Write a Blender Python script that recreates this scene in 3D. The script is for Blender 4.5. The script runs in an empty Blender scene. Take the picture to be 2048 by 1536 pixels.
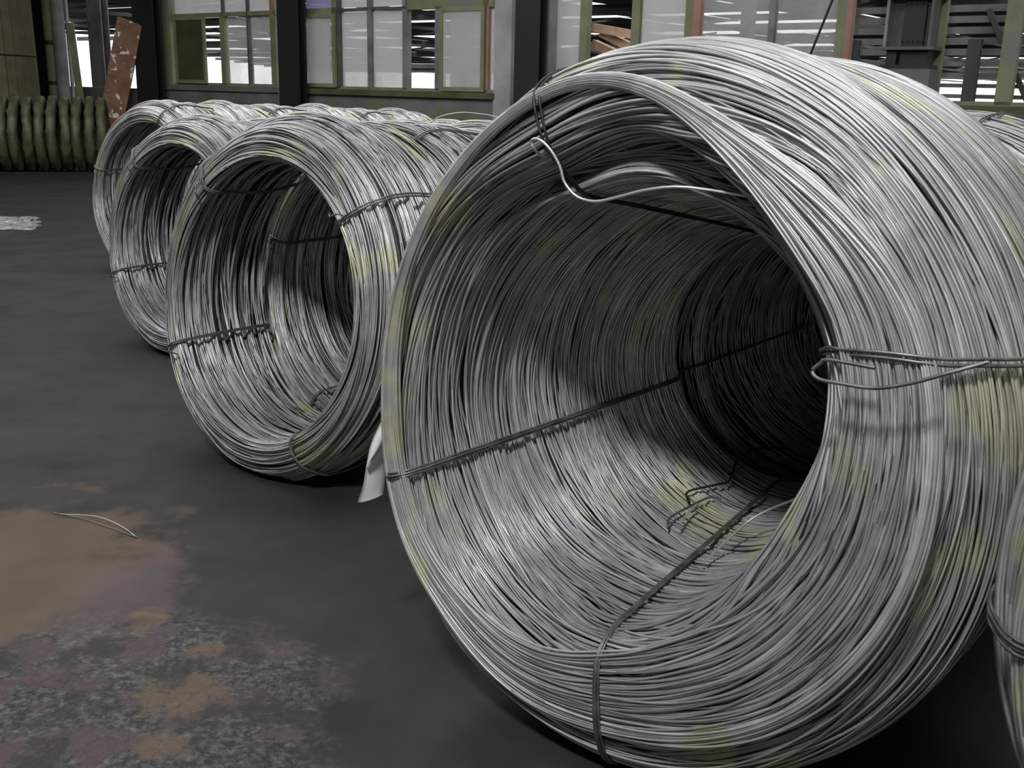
import bpy, math, random
import numpy as np
from mathutils import Vector, Matrix

SC = bpy.context.scene
COL = SC.collection
random.seed(7)
RNG = np.random.default_rng(11)
PI = math.pi

# ------------------------------------------------------------------ camera
F_PX, PITCH, ROLL, CAM_H = 2100.0, 0.27124, 0.025, 1.35
cam_data = bpy.data.cameras.new('camera')
cam_data.sensor_fit = 'HORIZONTAL'
cam_data.sensor_width = 36.0
cam_data.lens = 36.0 * F_PX / 2048.0
cam_data.clip_start = 0.02
cam_data.clip_end = 600
cam = bpy.data.objects.new('camera', cam_data)
COL.objects.link(cam)
cam.matrix_world = (Matrix.Translation((0, 0, CAM_H)) @ Matrix.Rotation(PI / 2 - PITCH, 4, 'X')
                    @ Matrix.Rotation(ROLL, 4, 'Z'))
SC.camera = cam

# ------------------------------------------------------------------ light
SC.view_settings.view_transform = 'Standard'
SC.view_settings.look = 'None'
SC.view_settings.exposure = 0.0
SC.view_settings.gamma = 1.0
SC.view_settings.use_curve_mapping = False
SC.cycles.max_bounces = 6
SC.cycles.diffuse_bounces = 3
SC.cycles.glossy_bounces = 3
SC.cycles.transparent_max_bounces = 8

world = bpy.data.worlds.new('overcast_sky')
SC.world = world
world.use_nodes = True
bg = world.node_tree.nodes['Background']
bg.inputs['Color'].default_value = (1.0, 1.0, 0.99, 1)
bg.inputs['Strength'].default_value = 1.5


def area(name, loc, target, sx, sy, power, color=(1, 1, 1)):
    d = bpy.data.lights.new(name, 'AREA')
    d.shape = 'RECTANGLE'
    d.size, d.size_y, d.energy, d.color = sx, sy, power, color
    o = bpy.data.objects.new(name, d)
    COL.objects.link(o)
    o.location = loc
    o.rotation_euler = (Vector(target) - Vector(loc)).to_track_quat('-Z', 'Y').to_euler()
    return o


# daylight from a roof light above and behind the photographer, then unseen fill lamps
area('roof_light_behind', (-1.3, -1.35, 6.0), (0.0, 2.6, 0.5), 0.7, 0.7, 390)
area('fill_front_low', (-2.0, -10.0, 2.4), (-0.6, 3.0, 0.9), 7.0, 3.6, 130)  # added fill from behind the camera to lift the bores, no door known
area('fill_overhead', (1.2, 2.6, 6.3), (1.2, 2.6, 0.0), 7.0, 5.0, 115)  # added wide fill to brighten the tops of the coils
area('fill_far', (-6.0, 8.5, 6.4), (-6.0, 9.5, 0.0), 10.0, 4.0, 850)  # added fill to brighten the back wall and the far floor
area('fill_far_right', (3.0, 5.5, 6.4), (3.0, 6.5, 0.0), 4.0, 3.0, 130)  # unseen fill lamp above the far right, not a modelled opening


# ------------------------------------------------------------------ node helpers
def mat(name):
    m = bpy.data.materials.new(name)
    m.use_nodes = True
    return m, m.node_tree, m.node_tree.nodes['Principled BSDF']


def N(nt, t, **kw):
    n = nt.nodes.new(t)
    for k, v in kw.items():
        if k in n.inputs:
            n.inputs[k].default_value = v
        else:
            setattr(n, k, v)
    return n


def ramp(nt, fac, stops):
    r = nt.nodes.new('ShaderNodeValToRGB')
    els = r.color_ramp.elements
    while len(els) < len(stops):
        els.new(0.5)
    for e, (p, c) in zip(els, stops):
        e.position = p
        e.color = (c, c, c, 1) if isinstance(c, (int, float)) else (*c, 1)
    nt.links.new(fac, r.inputs[0])
    return r.outputs[0]


def mix(nt, fac, a, b, blend='MIX'):
    m = nt.nodes.new('ShaderNodeMix')
    m.data_type = 'RGBA'
    m.blend_type = blend
    for sock, v in ((m.inputs['Factor'], fac), (m.inputs['A'], a), (m.inputs['B'], b)):
        if isinstance(v, (int, float)):
            sock.default_value = v
        elif isinstance(v, tuple):
            sock.default_value = (*v, 1)
        else:
            nt.links.new(v, sock)
    return m.outputs['Result']


def noise(nt, scale, detail=3, rough=0.55, vec=None, dist=0.0):
    n = N(nt, 'ShaderNodeTexNoise')
    n.inputs['Scale'].default_value = scale
    n.inputs['Detail'].default_value = detail
    n.inputs['Roughness'].default_value = rough
    n.inputs['Distortion'].default_value = dist
    if vec is not None:
        nt.links.new(vec, n.inputs['Vector'])
    return n.outputs['Fac']


def texco(nt, out='Object'):
    return N(nt, 'ShaderNodeTexCoord').outputs[out]


def mottled(name, c1, c2, scale=3.0, rough=0.7, metal=0.0, c3=None, s3=1.0, t3=(0.55, 0.62), bump=0.0):
    """two colours mottled by noise, optional third in patches"""
    m, nt, p = mat(name)
    v = texco(nt)
    c = mix(nt, ramp(nt, noise(nt, scale, 4, vec=v), [(0.35, 0.0), (0.65, 1.0)]), c1, c2)
    if c3:
        c = mix(nt, ramp(nt, noise(nt, s3, 3, vec=v), [(t3[0], 0.0), (t3[1], 1.0)]), c, c3)
    nt.links.new(c, p.inputs['Base Color'])
    p.inputs['Roughness'].default_value = rough
    p.inputs['Metallic'].default_value = metal
    if bump:
        b = N(nt, 'ShaderNodeBump')
        b.inputs['Strength'].default_value = bump
        b.inputs['Distance'].default_value = 0.01
        nt.links.new(noise(nt, scale * 6, 4, vec=v), b.inputs['Height'])
        nt.links.new(b.outputs[0], p.inputs['Normal'])
    return m


# steel wire: each strand its own grey, patches of yellowish oil film
def wire_material():
    m, nt, p = mat('drawn_steel_wire')
    v = texco(nt)
    geo = N(nt, 'ShaderNodeNewGeometry')
    isl = geo.outputs['Random Per Island']
    base = ramp(nt, isl, [(0.0, (0.34, 0.34, 0.345)), (0.3, (0.44, 0.44, 0.445)), (0.8, (0.54, 0.54, 0.545)), (1.0, (0.72, 0.72, 0.725))])
    patch = ramp(nt, noise(nt, 3.2, 2, vec=v, dist=0.4), [(0.56, 0.0), (0.61, 0.8)])
    c = mix(nt, patch, base, (0.57, 0.58, 0.41))
    dull = ramp(nt, noise(nt, 9.0, 3, vec=v), [(0.3, 0.72), (0.7, 1.0)])
    c = mix(nt, 1.0, c, dull, 'MULTIPLY')
    nt.links.new(c, p.inputs['Base Color'])
    p.inputs['Metallic'].default_value = 0.55
    nt.links.new(ramp(nt, noise(nt, 30, 2, vec=v), [(0.3, 0.40), (0.7, 0.58)]), p.inputs['Roughness'])
    return m


M_WIRE = wire_material()
M_CORE = mottled('shade_painted_core', (0.035, 0.035, 0.036), (0.06, 0.06, 0.06), 20, 0.6, 0.5)  # solid body under the wires, shade of the gaps put into its colour
M_TIE = mottled('dark_annealed_tie_wire', (0.10, 0.10, 0.10), (0.22, 0.22, 0.21), 25, 0.45, 0.6)
M_BLACKTIE = mottled('black_tie_wire', (0.02, 0.02, 0.02), (0.05, 0.05, 0.05), 25, 0.5, 0.5)
M_BRIGHT = mottled('bright_loose_wire', (0.55, 0.55, 0.55), (0.75, 0.75, 0.74), 25, 0.35, 0.6)


# ------------------------------------------------------------------ object helpers
def mesh_np(name, V, Fq, mats, midx=None, smooth=True):
    """V (n,3), Fq (m,4) int -> mesh"""
    me = bpy.data.meshes.new(name)
    V = np.ascontiguousarray(V, dtype=np.float32)
    Fq = np.ascontiguousarray(Fq, dtype=np.int32)
    k = Fq.shape[1]
    me.vertices.add(len(V))
    me.vertices.foreach_set('co', V.ravel())
    me.loops.add(Fq.size)
    me.loops.foreach_set('vertex_index', Fq.ravel())
    me.polygons.add(len(Fq))
    me.polygons.foreach_set('loop_start', np.arange(0, Fq.size, k, dtype=np.int32))
    me.polygons.foreach_set('loop_total', np.full(len(Fq), k, dtype=np.int32))
    for m in mats:
        me.materials.append(m)
    if midx is not None:
        me.polygons.foreach_set('material_index', np.asarray(midx, dtype=np.int32))
    me.polygons.foreach_set('use_smooth', np.full(len(Fq), smooth, dtype=bool))
    me.update(calc_edges=True)
    return me


def put(name, me, parent=None, **props):
    o = bpy.data.objects.new(name, me)
    COL.objects.link(o)
    o.parent = parent
    for k, v in props.items():
        o[k] = v
    return o


def empty(name, loc, rz=0.0, **props):
    o = bpy.data.objects.new(name, None)
    o.empty_display_size = 0.1
    COL.objects.link(o)
    o.location = loc
    o.rotation_euler = (0, 0, rz)
    for k, v in props.items():
        o[k] = v
    return o


def copy_tree(o, parent=None):
    c = o.copy()
    COL.objects.link(c)
    c.parent = parent
    for ch in list(o.children):
        copy_tree(ch, c)
    return c


def tube(paths, rad, sides=6, closed=False, rads=None):
    """tubes along polylines -> V, F"""
    Vs, Fs, off = [], [], 0
    for i, P in enumerate(paths):
        P = np.asarray(P, float)
        n = len(P)
        r = rads[i] if rads is not None else rad
        if closed:
            T = np.roll(P, -1, 0) - np.roll(P, 1, 0)
        else:
            T = np.gradient(P, axis=0)
        T /= np.linalg.norm(T, axis=1)[:, None] + 1e-9
        ref = np.array([0.13, 0.21, 0.97]) if abs(T[:, 2]).mean() < 0.8 else np.array([0.9, 0.3, 0.1])
        A = np.cross(T, ref)
        A /= np.linalg.norm(A, axis=1)[:, None] + 1e-9
        B = np.cross(T, A)
        a = np.arange(sides) * 2 * PI / sides
        V = P[:, None] + r * (np.cos(a)[None, :, None] * A[:, None] + np.sin(a)[None, :, None] * B[:, None])
        V = V.reshape(-1, 3)
        m = n if closed else n - 1
        ii = np.arange(m)[:, None] * sides
        jj = ((np.arange(m) + 1) % n)[:, None] * sides
        s = np.arange(sides)[None]
        s2 = (s + 1) % sides
        Fq = np.stack([ii + s, ii + s2, jj + s2, jj + s], -1).reshape(-1, 4)
        Vs.append(V)
        Fs.append(Fq + off)
        off += len(V)
    return np.concatenate(Vs), np.concatenate(Fs)


def tube_obj(name, paths, rad, m, parent=None, sides=6, closed=False, rads=None, **props):
    V, Fq = tube(paths, rad, sides, closed, rads)
    return put(name, mesh_np(name, V, Fq, [m]), parent, **props)


def boxes_me(name, bs, m, bevel=0.0):
    """bs: list of (x0,x1,y0,y1,z0,z1) or 8-vertex arrays"""
    V, Fq = [], []
    for b in bs:
        k = len(V)
        if len(b) == 6:
            x0, x1, y0, y1, z0, z1 = b
            V += [(x0, y0, z0), (x1, y0, z0), (x1, y1, z0), (x0, y1, z0), (x0, y0, z1), (x1, y0, z1), (x1, y1, z1), (x0, y1, z1)]
        else:
            V += [tuple(q) for q in b]
        Fq += [(k, k + 3, k + 2, k + 1), (k + 4, k + 5, k + 6, k + 7), (k, k + 1, k + 5, k + 4), (k + 1, k + 2, k + 6, k + 5), (k + 2, k + 3, k + 7, k + 6), (k + 3, k, k + 4, k + 7)]
    return mesh_np(name, np.array(V, float), np.array(Fq), [m], smooth=False)


def bar8(p, q, w, h):
    """8 corners of a beam from p to q, w across, h high"""
    p, q = Vector(p), Vector(q)
    t = (q - p).normalized()
    up = Vector((0, 0, 1)) if abs(t.z) < 0.9 else Vector((0, 1, 0))
    a = t.cross(up).normalized() * (w / 2)
    b = a.cross(t).normalized() * (h / 2)
    return [p - a - b, p + a - b, q + a - b, q - a - b, p - a + b, p + a + b, q + a + b, q - a + b]


def smooth_path(P, n=40):
    P = np.array(P, float)
    k = len(P)
    t = np.linspace(0, k - 1, n)
    i = np.minimum(t.astype(int), k - 2)
    f = (t - i)[:, None]
    g = lambda j: P[np.clip(j, 0, k - 1)]
    P0, P1, P2, P3 = g(i - 1), g(i), g(i + 1), g(i + 2)
    return 0.5 * (2 * P1 + (P2 - P0) * f + (2 * P0 - 5 * P1 + 4 * P2 - P3) * f ** 2 + (3 * P1 - P0 - 3 * P2 + P3) * f ** 3)


# ------------------------------------------------------------------ coil builder
def catmull_closed(C, n):
    """C (..., k, 2) closed control points -> (..., n, 2)"""
    k = C.shape[-2]
    t = np.linspace(0, k, n, endpoint=False)
    i = np.floor(t).astype(int) % k
    f = (t - np.floor(t))[:, None]
    P0, P1, P2, P3 = (C[..., (i + d) % k, :] for d in (-1, 0, 1, 2))
    return 0.5 * (2 * P1 + (P2 - P0) * f + (2 * P0 - 5 * P1 + 4 * P2 - P3) * f ** 2 + (3 * P1 - P0 - 3 * P2 + P3) * f ** 3)


def smooth_noise(th, rng, amps):
    out = np.zeros_like(th)
    for h, a in amps:
        out = out + a * rng.normal() * np.cos(h * th + rng.uniform(0, 2 * PI))
    return out


class CoilShape:
    """closed cross-section (s along axis, r) that may change with theta"""
    NU = 360

    def __init__(self, profile, nth, Rz, lean, bump_amp=0.008, seed=1, ridged=False):
        self.nth = nth
        self.th = np.arange(nth) * 2 * PI / nth
        C = np.stack([np.array(profile(t), float) for t in self.th])        # nth,k,2
        S = catmull_closed(C, 1600)
        # resample by mean arc length so that wires are evenly spread
        d = np.linalg.norm(np.roll(S, -1, 1) - S, axis=2)
        cum = np.concatenate([np.zeros((nth, 1)), np.cumsum(d, 1)], 1)
        self.per = cum[:, -1].mean()
        out = np.zeros((nth, self.NU, 2))
        for i in range(nth):
            u = np.linspace(0, cum[i, -1], self.NU, endpoint=False)
            Sx = np.concatenate([S[i], S[i][:1]])
            out[i, :, 0] = np.interp(u, cum[i], Sx[:, 0])
            out[i, :, 1] = np.interp(u, cum[i], Sx[:, 1])
        self.S = out
        T = np.roll(out, -1, 1) - np.roll(out, 1, 1)
        T /= np.linalg.norm(T, axis=2)[..., None] + 1e-9
        Nn = np.stack([T[..., 1], -T[..., 0]], -1)
        # outward = away from the section's middle
        ctr = out.mean(1, keepdims=True)
        sgn = np.sign(((out - ctr) * Nn).sum(-1).mean())
        self.Nn = Nn * sgn
        rng = np.random.default_rng(seed)
        u = np.arange(self.NU) * 2 * PI / self.NU
        B = np.zeros((nth, self.NU))
        for _ in range(16):
            ku, kt = (rng.integers(8, 26), int(rng.random() < .25)) if ridged else (rng.integers(3, 22), rng.integers(-1, 2))
            B += rng.normal() * np.cos(ku * u[None] + kt * self.th[:, None] + rng.uniform(0, 6.28))
        self.B = bump_amp * B / 3.5
        if ridged:                       # smooth front lip, ridged bore
            self.B *= np.clip((out[..., 0] + .02) / .10, .3, 1)
        self.Rz, self.lean = Rz, lean

    def at(self, u, off):
        """u (m,nth) in [0,1), off outward offset (m,nth) -> xyz (m,nth,3)"""
        x = (u % 1.0) * self.NU
        i = np.floor(x).astype(int) % self.NU
        j = (i + 1) % self.NU
        f = (x - np.floor(x))[..., None]
        k = np.arange(self.nth)[None]
        P = self.S[k, i] * (1 - f) + self.S[k, j] * f
        Q = self.Nn[k, i] * (1 - f) + self.Nn[k, j] * f
        b = self.B[k, i] * (1 - f[..., 0]) + self.B[k, j] * f[..., 0]
        P = P + Q * (off + b)[..., None]
        s, r = P[..., 0], P[..., 1]
        c, sn = np.cos(self.th)[None], np.sin(self.th)[None]
        z = self.Rz + r * sn
        flat = np.where(z < 0.004, 0.004, z)
        return np.stack([r * c, s + self.lean * r * sn, flat], -1)

    def at_theta(self, theta, us, off):
        """polyline on the surface at one theta"""
        i = int(round((theta % (2 * PI)) / (2 * PI) * self.nth)) % self.nth
        x = (np.asarray(us) % 1.0) * self.NU
        a = np.floor(x).astype(int) % self.NU
        f = (x - np.floor(x))[:, None]
        b = (a + 1) % self.NU
        P = self.S[i, a] * (1 - f) + self.S[i, b] * f
        Q = self.Nn[i, a] * (1 - f) + self.Nn[i, b] * f
        P = P + Q * (np.asarray(off) * np.ones(len(x)))[:, None]
        return self.sr_xyz(P[:, 0], P[:, 1], np.full(len(x), theta))

    def sr_xyz(self, s, r, th):
        return np.stack([r * np.cos(th), s + self.lean * r * np.sin(th), self.Rz + r * np.sin(th)], -1)


def windings(shape, n_wires, rad, rng, wander, shared, layers, warp=0.006):
    """closed wire loops over the section; returns list of loops (m,nth,3)"""
    th = shape.th
    U, O = [], []
    # shared sideways drift fields make bundles and gaps
    fields = []
    for _ in range(10):
        fields.append((rng.integers(2, 14), rng.integers(-2, 3), rng.uniform(0, 6.28), rng.normal()))
    for k in range(n_wires):
        u0 = (k + rng.uniform(-0.4, 0.4)) / n_wires
        lay = k % layers
        du = smooth_noise(th, rng, [(1, wander * 0.9), (2, wander * 0.5), (3, wander * 0.2), (4, wander * 0.06)])
        sh = 0
        for (ku, kt, ph, a) in fields:
            sh = sh + a * np.cos(ku * 2 * PI * u0 + kt * th + ph)
        du = du + shared * sh / 3
        U.append(u0 + du)
        base = -lay * rad * 1.7 - abs(rng.normal()) * rad * 0.8
        O.append(base + smooth_noise(th, rng, [(2, warp * 0.3), (3, warp * 0.3), (6, warp * 0.2)]))
    return shape.at(np.array(U), np.array(O))


def loops_mesh(L, rad, sides=4):
    """L (m,nth,3) closed loops -> V,F vectorised"""
    m, n, _ = L.shape
    T = np.roll(L, -1, 1) - np.roll(L, 1, 1)
    T /= np.linalg.norm(T, axis=2)[..., None] + 1e-9
    Y = np.array([0, 1.0, 0.02])
    A = Y - (T @ Y)[..., None] * T
    A /= np.linalg.norm(A, axis=2)[..., None] + 1e-9
    B = np.cross(T, A)
    a = np.arange(sides) * 2 * PI / sides
    V = L[:, :, None] + rad * (np.cos(a)[None, None, :, None] * A[:, :, None] + np.sin(a)[None, None, :, None] * B[:, :, None])
    idx = np.arange(m * n * sides).reshape(m, n, sides)
    nx = np.roll(idx, -1, 1)
    F = np.stack([idx, np.roll(idx, -1, 2), np.roll(nx, -1, 2), nx], -1).reshape(-1, 4)
    return V.reshape(-1, 3), F


def body_mesh(shape, depth):
    nu = 120
    u = np.tile(np.arange(nu)[:, None] / nu, (1, shape.nth))
    P = shape.at(u, np.full(u.shape, -depth))
    idx = np.arange(nu * shape.nth).reshape(nu, shape.nth)
    F = np.stack([idx, np.roll(idx, -1, 1), np.roll(np.roll(idx, -1, 1), -1, 0), np.roll(idx, -1, 0)], -1).reshape(-1, 4)
    return P.reshape(-1, 3), F


def build_windings(name, shape, n_wires, rad, rng, wander, shared, layers, extra=None, sides=4):
    L = windings(shape, n_wires, rad, rng, wander, shared, layers)
    V1, F1 = loops_mesh(L, rad, sides)
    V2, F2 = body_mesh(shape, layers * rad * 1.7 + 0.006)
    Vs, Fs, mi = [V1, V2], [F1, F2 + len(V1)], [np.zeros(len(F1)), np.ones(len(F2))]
    off = len(V1) + len(V2)
    if extra is not None:
        V3, F3 = extra
        Vs.append(V3)
        Fs.append(F3 + off)
        mi.append(np.zeros(len(F3)))
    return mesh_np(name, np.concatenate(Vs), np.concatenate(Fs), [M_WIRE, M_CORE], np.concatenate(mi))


def hull2(P):
    P = sorted(map(tuple, P))

    def half(pts):
        h = []
        for q in pts:
            while len(h) > 1 and (h[-1][0] - h[-2][0]) * (q[1] - h[-2][1]) - (h[-1][1] - h[-2][1]) * (q[0] - h[-2][0]) <= 0:
                h.pop()
            h.append(q)
        return h
    lo, up = half(P), half(P[::-1])
    return np.array(lo[:-1] + up[:-1])


def tie(shape, theta, parent, m=None, strands=3, rad=0.0028, gap=0.0065, wob=0.0, extra=None, twist=0.0, rtwist=0.0, r0=0.48, **props):
    """taut tie wires wrapped round the section: each follows the convex hull of the section"""
    paths = []
    for k in range(strands):
        dt = (k - (strands - 1) / 2) * gap / 0.6
        th = theta + dt
        i = int(round((th % (2 * PI)) / (2 * PI) * shape.nth)) % shape.nth
        pts = [shape.S[i] + shape.Nn[i] * (0.003 + shape.B[i][:, None])]
        if extra is not None:
            pts.append(extra[:, i, :])
        Hh = hull2(np.concatenate(pts))
        c = Hh.mean(0)
        d = np.linalg.norm(np.roll(Hh, -1, 0) - Hh, axis=1)
        cum = np.concatenate([[0], np.cumsum(d)])
        u = np.linspace(0, cum[-1], 120, endpoint=False)
        Q = np.stack([np.interp(u, cum, np.append(Hh[:, j], Hh[0, j])) for j in (0, 1)], -1)
        for _ in range(2):
            Q = (np.roll(Q, 1, 0) + Q * 2 + np.roll(Q, -1, 0)) / 4
        T = np.roll(Q, -1, 0) - np.roll(Q, 1, 0)
        Nq = np.stack([T[:, 1], -T[:, 0]], -1)
        Nq /= np.linalg.norm(Nq, axis=1)[:, None]
        Nq *= np.sign(((Q - c) * Nq).sum(1))[:, None]
        Q = Q + Nq * (0.006 + 0.0022 * (k % 2))
        uu = u / cum[-1]
        ang = th + wob * np.sin(uu * 2 * PI * 5 + k * 2.1) + twist * (Q[:, 0] - Q[:, 0].min()) * (Q[:, 1] < c[1]) - rtwist * np.maximum(0, Q[:, 1] - r0)
        P = shape.sr_xyz(Q[:, 0], Q[:, 1], ang)
        P[:, 2] = np.maximum(0.004, P[:, 2])
        paths.append(P)
    o = tube_obj('tie_wire', paths, rad, m or M_TIE, parent, sides=5, closed=True)
    for k_, v_ in props.items():
        o[k_] = v_
    return o


# ------------------------------------------------------------------ floor and surroundings
AZ = 0.65                                   # the coils' axis and the normal of the back wall
DW = Vector((math.cos(AZ), -math.sin(AZ), 0))   # along the wall, to the right
NW = Vector((math.sin(AZ), math.cos(AZ), 0))    # towards the wall
WD = 11.2266
WROT = -AZ


def floor_material():
    m, nt, p = mat('dark_worn_floor')
    v = texco(nt)
    L = nt.links

    def blob(cx, cy, rx, ry, soft=0.35, wob=0.5, sc=5.0, rot=0.0):
        mp = N(nt, 'ShaderNodeMapping')
        mp.vector_type = 'TEXTURE'
        mp.inputs['Location'].default_value = (cx, cy, 0)
        mp.inputs['Rotation'].default_value = (0, 0, rot)
        mp.inputs['Scale'].default_value = (rx, ry, 1)
        L.new(v, mp.inputs['Vector'])
        ln = N(nt, 'ShaderNodeVectorMath', operation='LENGTH')
        L.new(mp.outputs[0], ln.inputs[0])
        nz = noise(nt, sc, 5, 0.6, v)
        ad = N(nt, 'ShaderNodeMath', operation='MULTIPLY_ADD')
        L.new(nz, ad.inputs[0])
        ad.inputs[1].default_value = wob * 2
        L.new(ln.outputs['Value'], ad.inputs[2])
        return scaled(ad.outputs[0], 1 + wob - soft, 1 + wob + soft)

    def scaled(sock, lo, hi):
        mr = N(nt, 'ShaderNodeMapRange')
        mr.inputs['From Min'].default_value = lo
        mr.inputs['From Max'].default_value = hi
        mr.inputs['To Min'].default_value = 1.0
        mr.inputs['To Max'].default_value = 0.0
        L.new(sock, mr.inputs['Value'])
        return mr.outputs[0]

    def mul(a, b):
        q = N(nt, 'ShaderNodeMath', operation='MULTIPLY')
        for i, x in enumerate((a, b)):
            if isinstance(x, float):
                q.inputs[i].default_value = x
            else:
                L.new(x, q.inputs[i])
        return q.outputs[0]

    base = mix(nt, ramp(nt, noise(nt, 2.2, 5, 0.6, v), [(0.35, 0.0), (0.7, 1.0)]), FLOOR_A, FLOOR_B)
    # bare brown patch
    c = mix(nt, mul(blob(-1.46, 2.70, 0.42, 0.55, 0.16, 0.9, 4.5), 0.85), base, FLOOR_BROWN)
    # mauve fringe
    c = mix(nt, mul(blob(-1.02, 2.55, 0.13, 0.34, 0.2, 0.9, 9), 0.7), c, FLOOR_MAUVE)
    # broken, crazed coating near the lower left corner
    zone = blob(-0.88, 1.98, 0.50, 0.50, 0.12, 0.45, 4.0)
    grit = ramp(nt, noise(nt, 42, 6, 0.75, v), [(0.42, 0.0), (0.60, 1.0)])
    grit2 = ramp(nt, noise(nt, 9, 4, 0.6, v), [(0.40, 0.0), (0.60, 1.0)])
    c = mix(nt, mul(mul(zone, grit), 0.85), c, FLOOR_GRIT)
    mv = ramp(nt, noise(nt, 7.5, 3, 0.5, v), [(0.53, 0.0), (0.57, 1.0)])
    c = mix(nt, mul(mul(zone, mv), 0.75), c, FLOOR_MAUVE)
    tan1 = blob(-0.74, 2.13, 0.10, 0.085, 0.25, 1.1, 22)
    tan2 = blob(-0.74, 2.33, 0.045, 0.035, 0.25, 1.1, 22)
    tan3 = blob(-0.72, 1.93, 0.06, 0.04, 0.25, 1.1, 22)
    tan4 = blob(-0.94, 2.47, 0.05, 0.06, 0.25, 1.1, 22)
    for tsk in (tan1, tan2, tan3, tan4):
        c = mix(nt, mul(tsk, 0.85), c, FLOOR_TAN)
    dark = ramp(nt, noise(nt, 5.5, 4, 0.6, v), [(0.53, 0.0), (0.62, 1.0)])
    c = mix(nt, mul(mul(zone, dark), 0.8), c, (0.028, 0.028, 0.028))
    vor = N(nt, 'ShaderNodeTexVoronoi', feature='DISTANCE_TO_EDGE')
    vor.inputs['Scale'].default_value = 30
    L.new(v, vor.inputs['Vector'])
    crack = ramp(nt, vor.outputs['Distance'], [(0.0, 1.0), (0.035, 0.0)])
    c = mix(nt, mul(mul(zone, crack), 0.5), c, (0.02, 0.02, 0.02))
    # scattered bumps of dull paler dust
    dust = ramp(nt, noise(nt, 0.9, 5, 0.7, v), [(0.52, 0.0), (0.75, 0.4)])
    c = mix(nt, dust, c, (0.05, 0.05, 0.051))
    L.new(c, p.inputs['Base Color'])
    L.new(ramp(nt, noise(nt, 4, 4, vec=v), [(0.3, 0.5), (0.7, 0.8)]), p.inputs['Roughness'])
    p.inputs['Specular IOR Level'].default_value = 0.3
    b = N(nt, 'ShaderNodeBump')
    b.inputs['Strength'].default_value = 0.4
    b.inputs['Distance'].default_value = 0.006
    L.new(mul(zone, grit), b.inputs['Height'])
    L.new(b.outputs[0], p.inputs['Normal'])
    return m


FLOOR_A, FLOOR_B = (0.019, 0.019, 0.0195), (0.028, 0.028, 0.0285)
FLOOR_BROWN = (0.105, 0.068, 0.042)
FLOOR_MAUVE = (0.082, 0.055, 0.062)
FLOOR_GRIT = (0.12, 0.12, 0.12)
FLOOR_TAN = (0.12, 0.085, 0.060)

fl = put('floor', boxes_me('floor', [(-45, 45, -14, 190, -0.12, 0.0)], floor_material()), kind='structure')

M_WALL = mottled('grey_olive_plaster', (0.10, 0.10, 0.10), (0.15, 0.15, 0.15), 1.6, 0.85, 0, (0.13, 0.14, 0.065), 0.9, (0.50, 0.56))
M_OLIVE = mottled('olive_painted_steel', (0.15, 0.16, 0.085), (0.21, 0.22, 0.13), 2.5, 0.6, 0, (0.17, 0.17, 0.15), 1.3)
M_OLIVE_D = mottled('dark_olive_paint', (0.055, 0.06, 0.025), (0.09, 0.095, 0.045), 2.5, 0.7)
M_COLUMN = mottled('black_steel_column', (0.008, 0.008, 0.009), (0.015, 0.015, 0.016), 1.5, 0.6, 0)
M_PINK = mottled('red_lead_primer', (0.27, 0.15, 0.11), (0.36, 0.21, 0.17), 3, 0.7)
M_GREYBAR = mottled('weathered_grey_steel', (0.12, 0.12, 0.12), (0.22, 0.22, 0.215), 3, 0.6)
M_PALE = mottled('pale_grey_plaster', (0.24, 0.24, 0.235), (0.36, 0.36, 0.35), 2, 0.7)
M_DARKBAR = mottled('dark_grey_glazing_bar', (0.06, 0.06, 0.06), (0.10, 0.10, 0.10), 3, 0.6)


def pane_material(name, col, opacity):
    m, nt, p = mat(name)
    out = nt.nodes['Material Output']
    nt.nodes.remove(p)
    tr = N(nt, 'ShaderNodeBsdfTransparent')
    df = N(nt, 'ShaderNodeBsdfDiffuse')
    tl = N(nt, 'ShaderNodeBsdfTranslucent')
    for q in (df, tl):
        q.inputs['Color'].default_value = (*col, 1)
    a = N(nt, 'ShaderNodeMixShader')
    a.inputs[0].default_value = 0.6
    nt.links.new(df.outputs[0], a.inputs[1])
    nt.links.new(tl.outputs[0], a.inputs[2])
    b = N(nt, 'ShaderNodeMixShader')
    v = texco(nt)
    nt.links.new(ramp(nt, noise(nt, 1.7, 4, vec=v), [(0.3, max(0, opacity - 0.12)), (0.7, min(1, opacity + 0.1))]), b.inputs[0])
    nt.links.new(tr.outputs[0], b.inputs[1])
    nt.links.new(a.outputs[0], b.inputs[2])
    nt.links.new(b.outputs[0], out.inputs['Surface'])
    return m


M_PANE = pane_material('dusty_glass', (0.72, 0.72, 0.73), 0.70)
M_PANE2 = pane_material('hazy_glass', (0.62, 0.62, 0.63), 0.36)
M_PANEV = pane_material('violet_film_glass', (0.42, 0.42, 0.60), 0.8)

wall_root = empty('wall_back', tuple(NW * WD), WROT, kind='structure')
# local: x = u along wall (right), y = outwards (beyond), z up


def wbox(name, parent, u0, u1, z0, z1, m, y0=-0.06, y1=0.06, **props):
    return put(name, boxes_me(name, [(u0, u1, y0, y1, z0, z1)], m), parent, **props)


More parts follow.
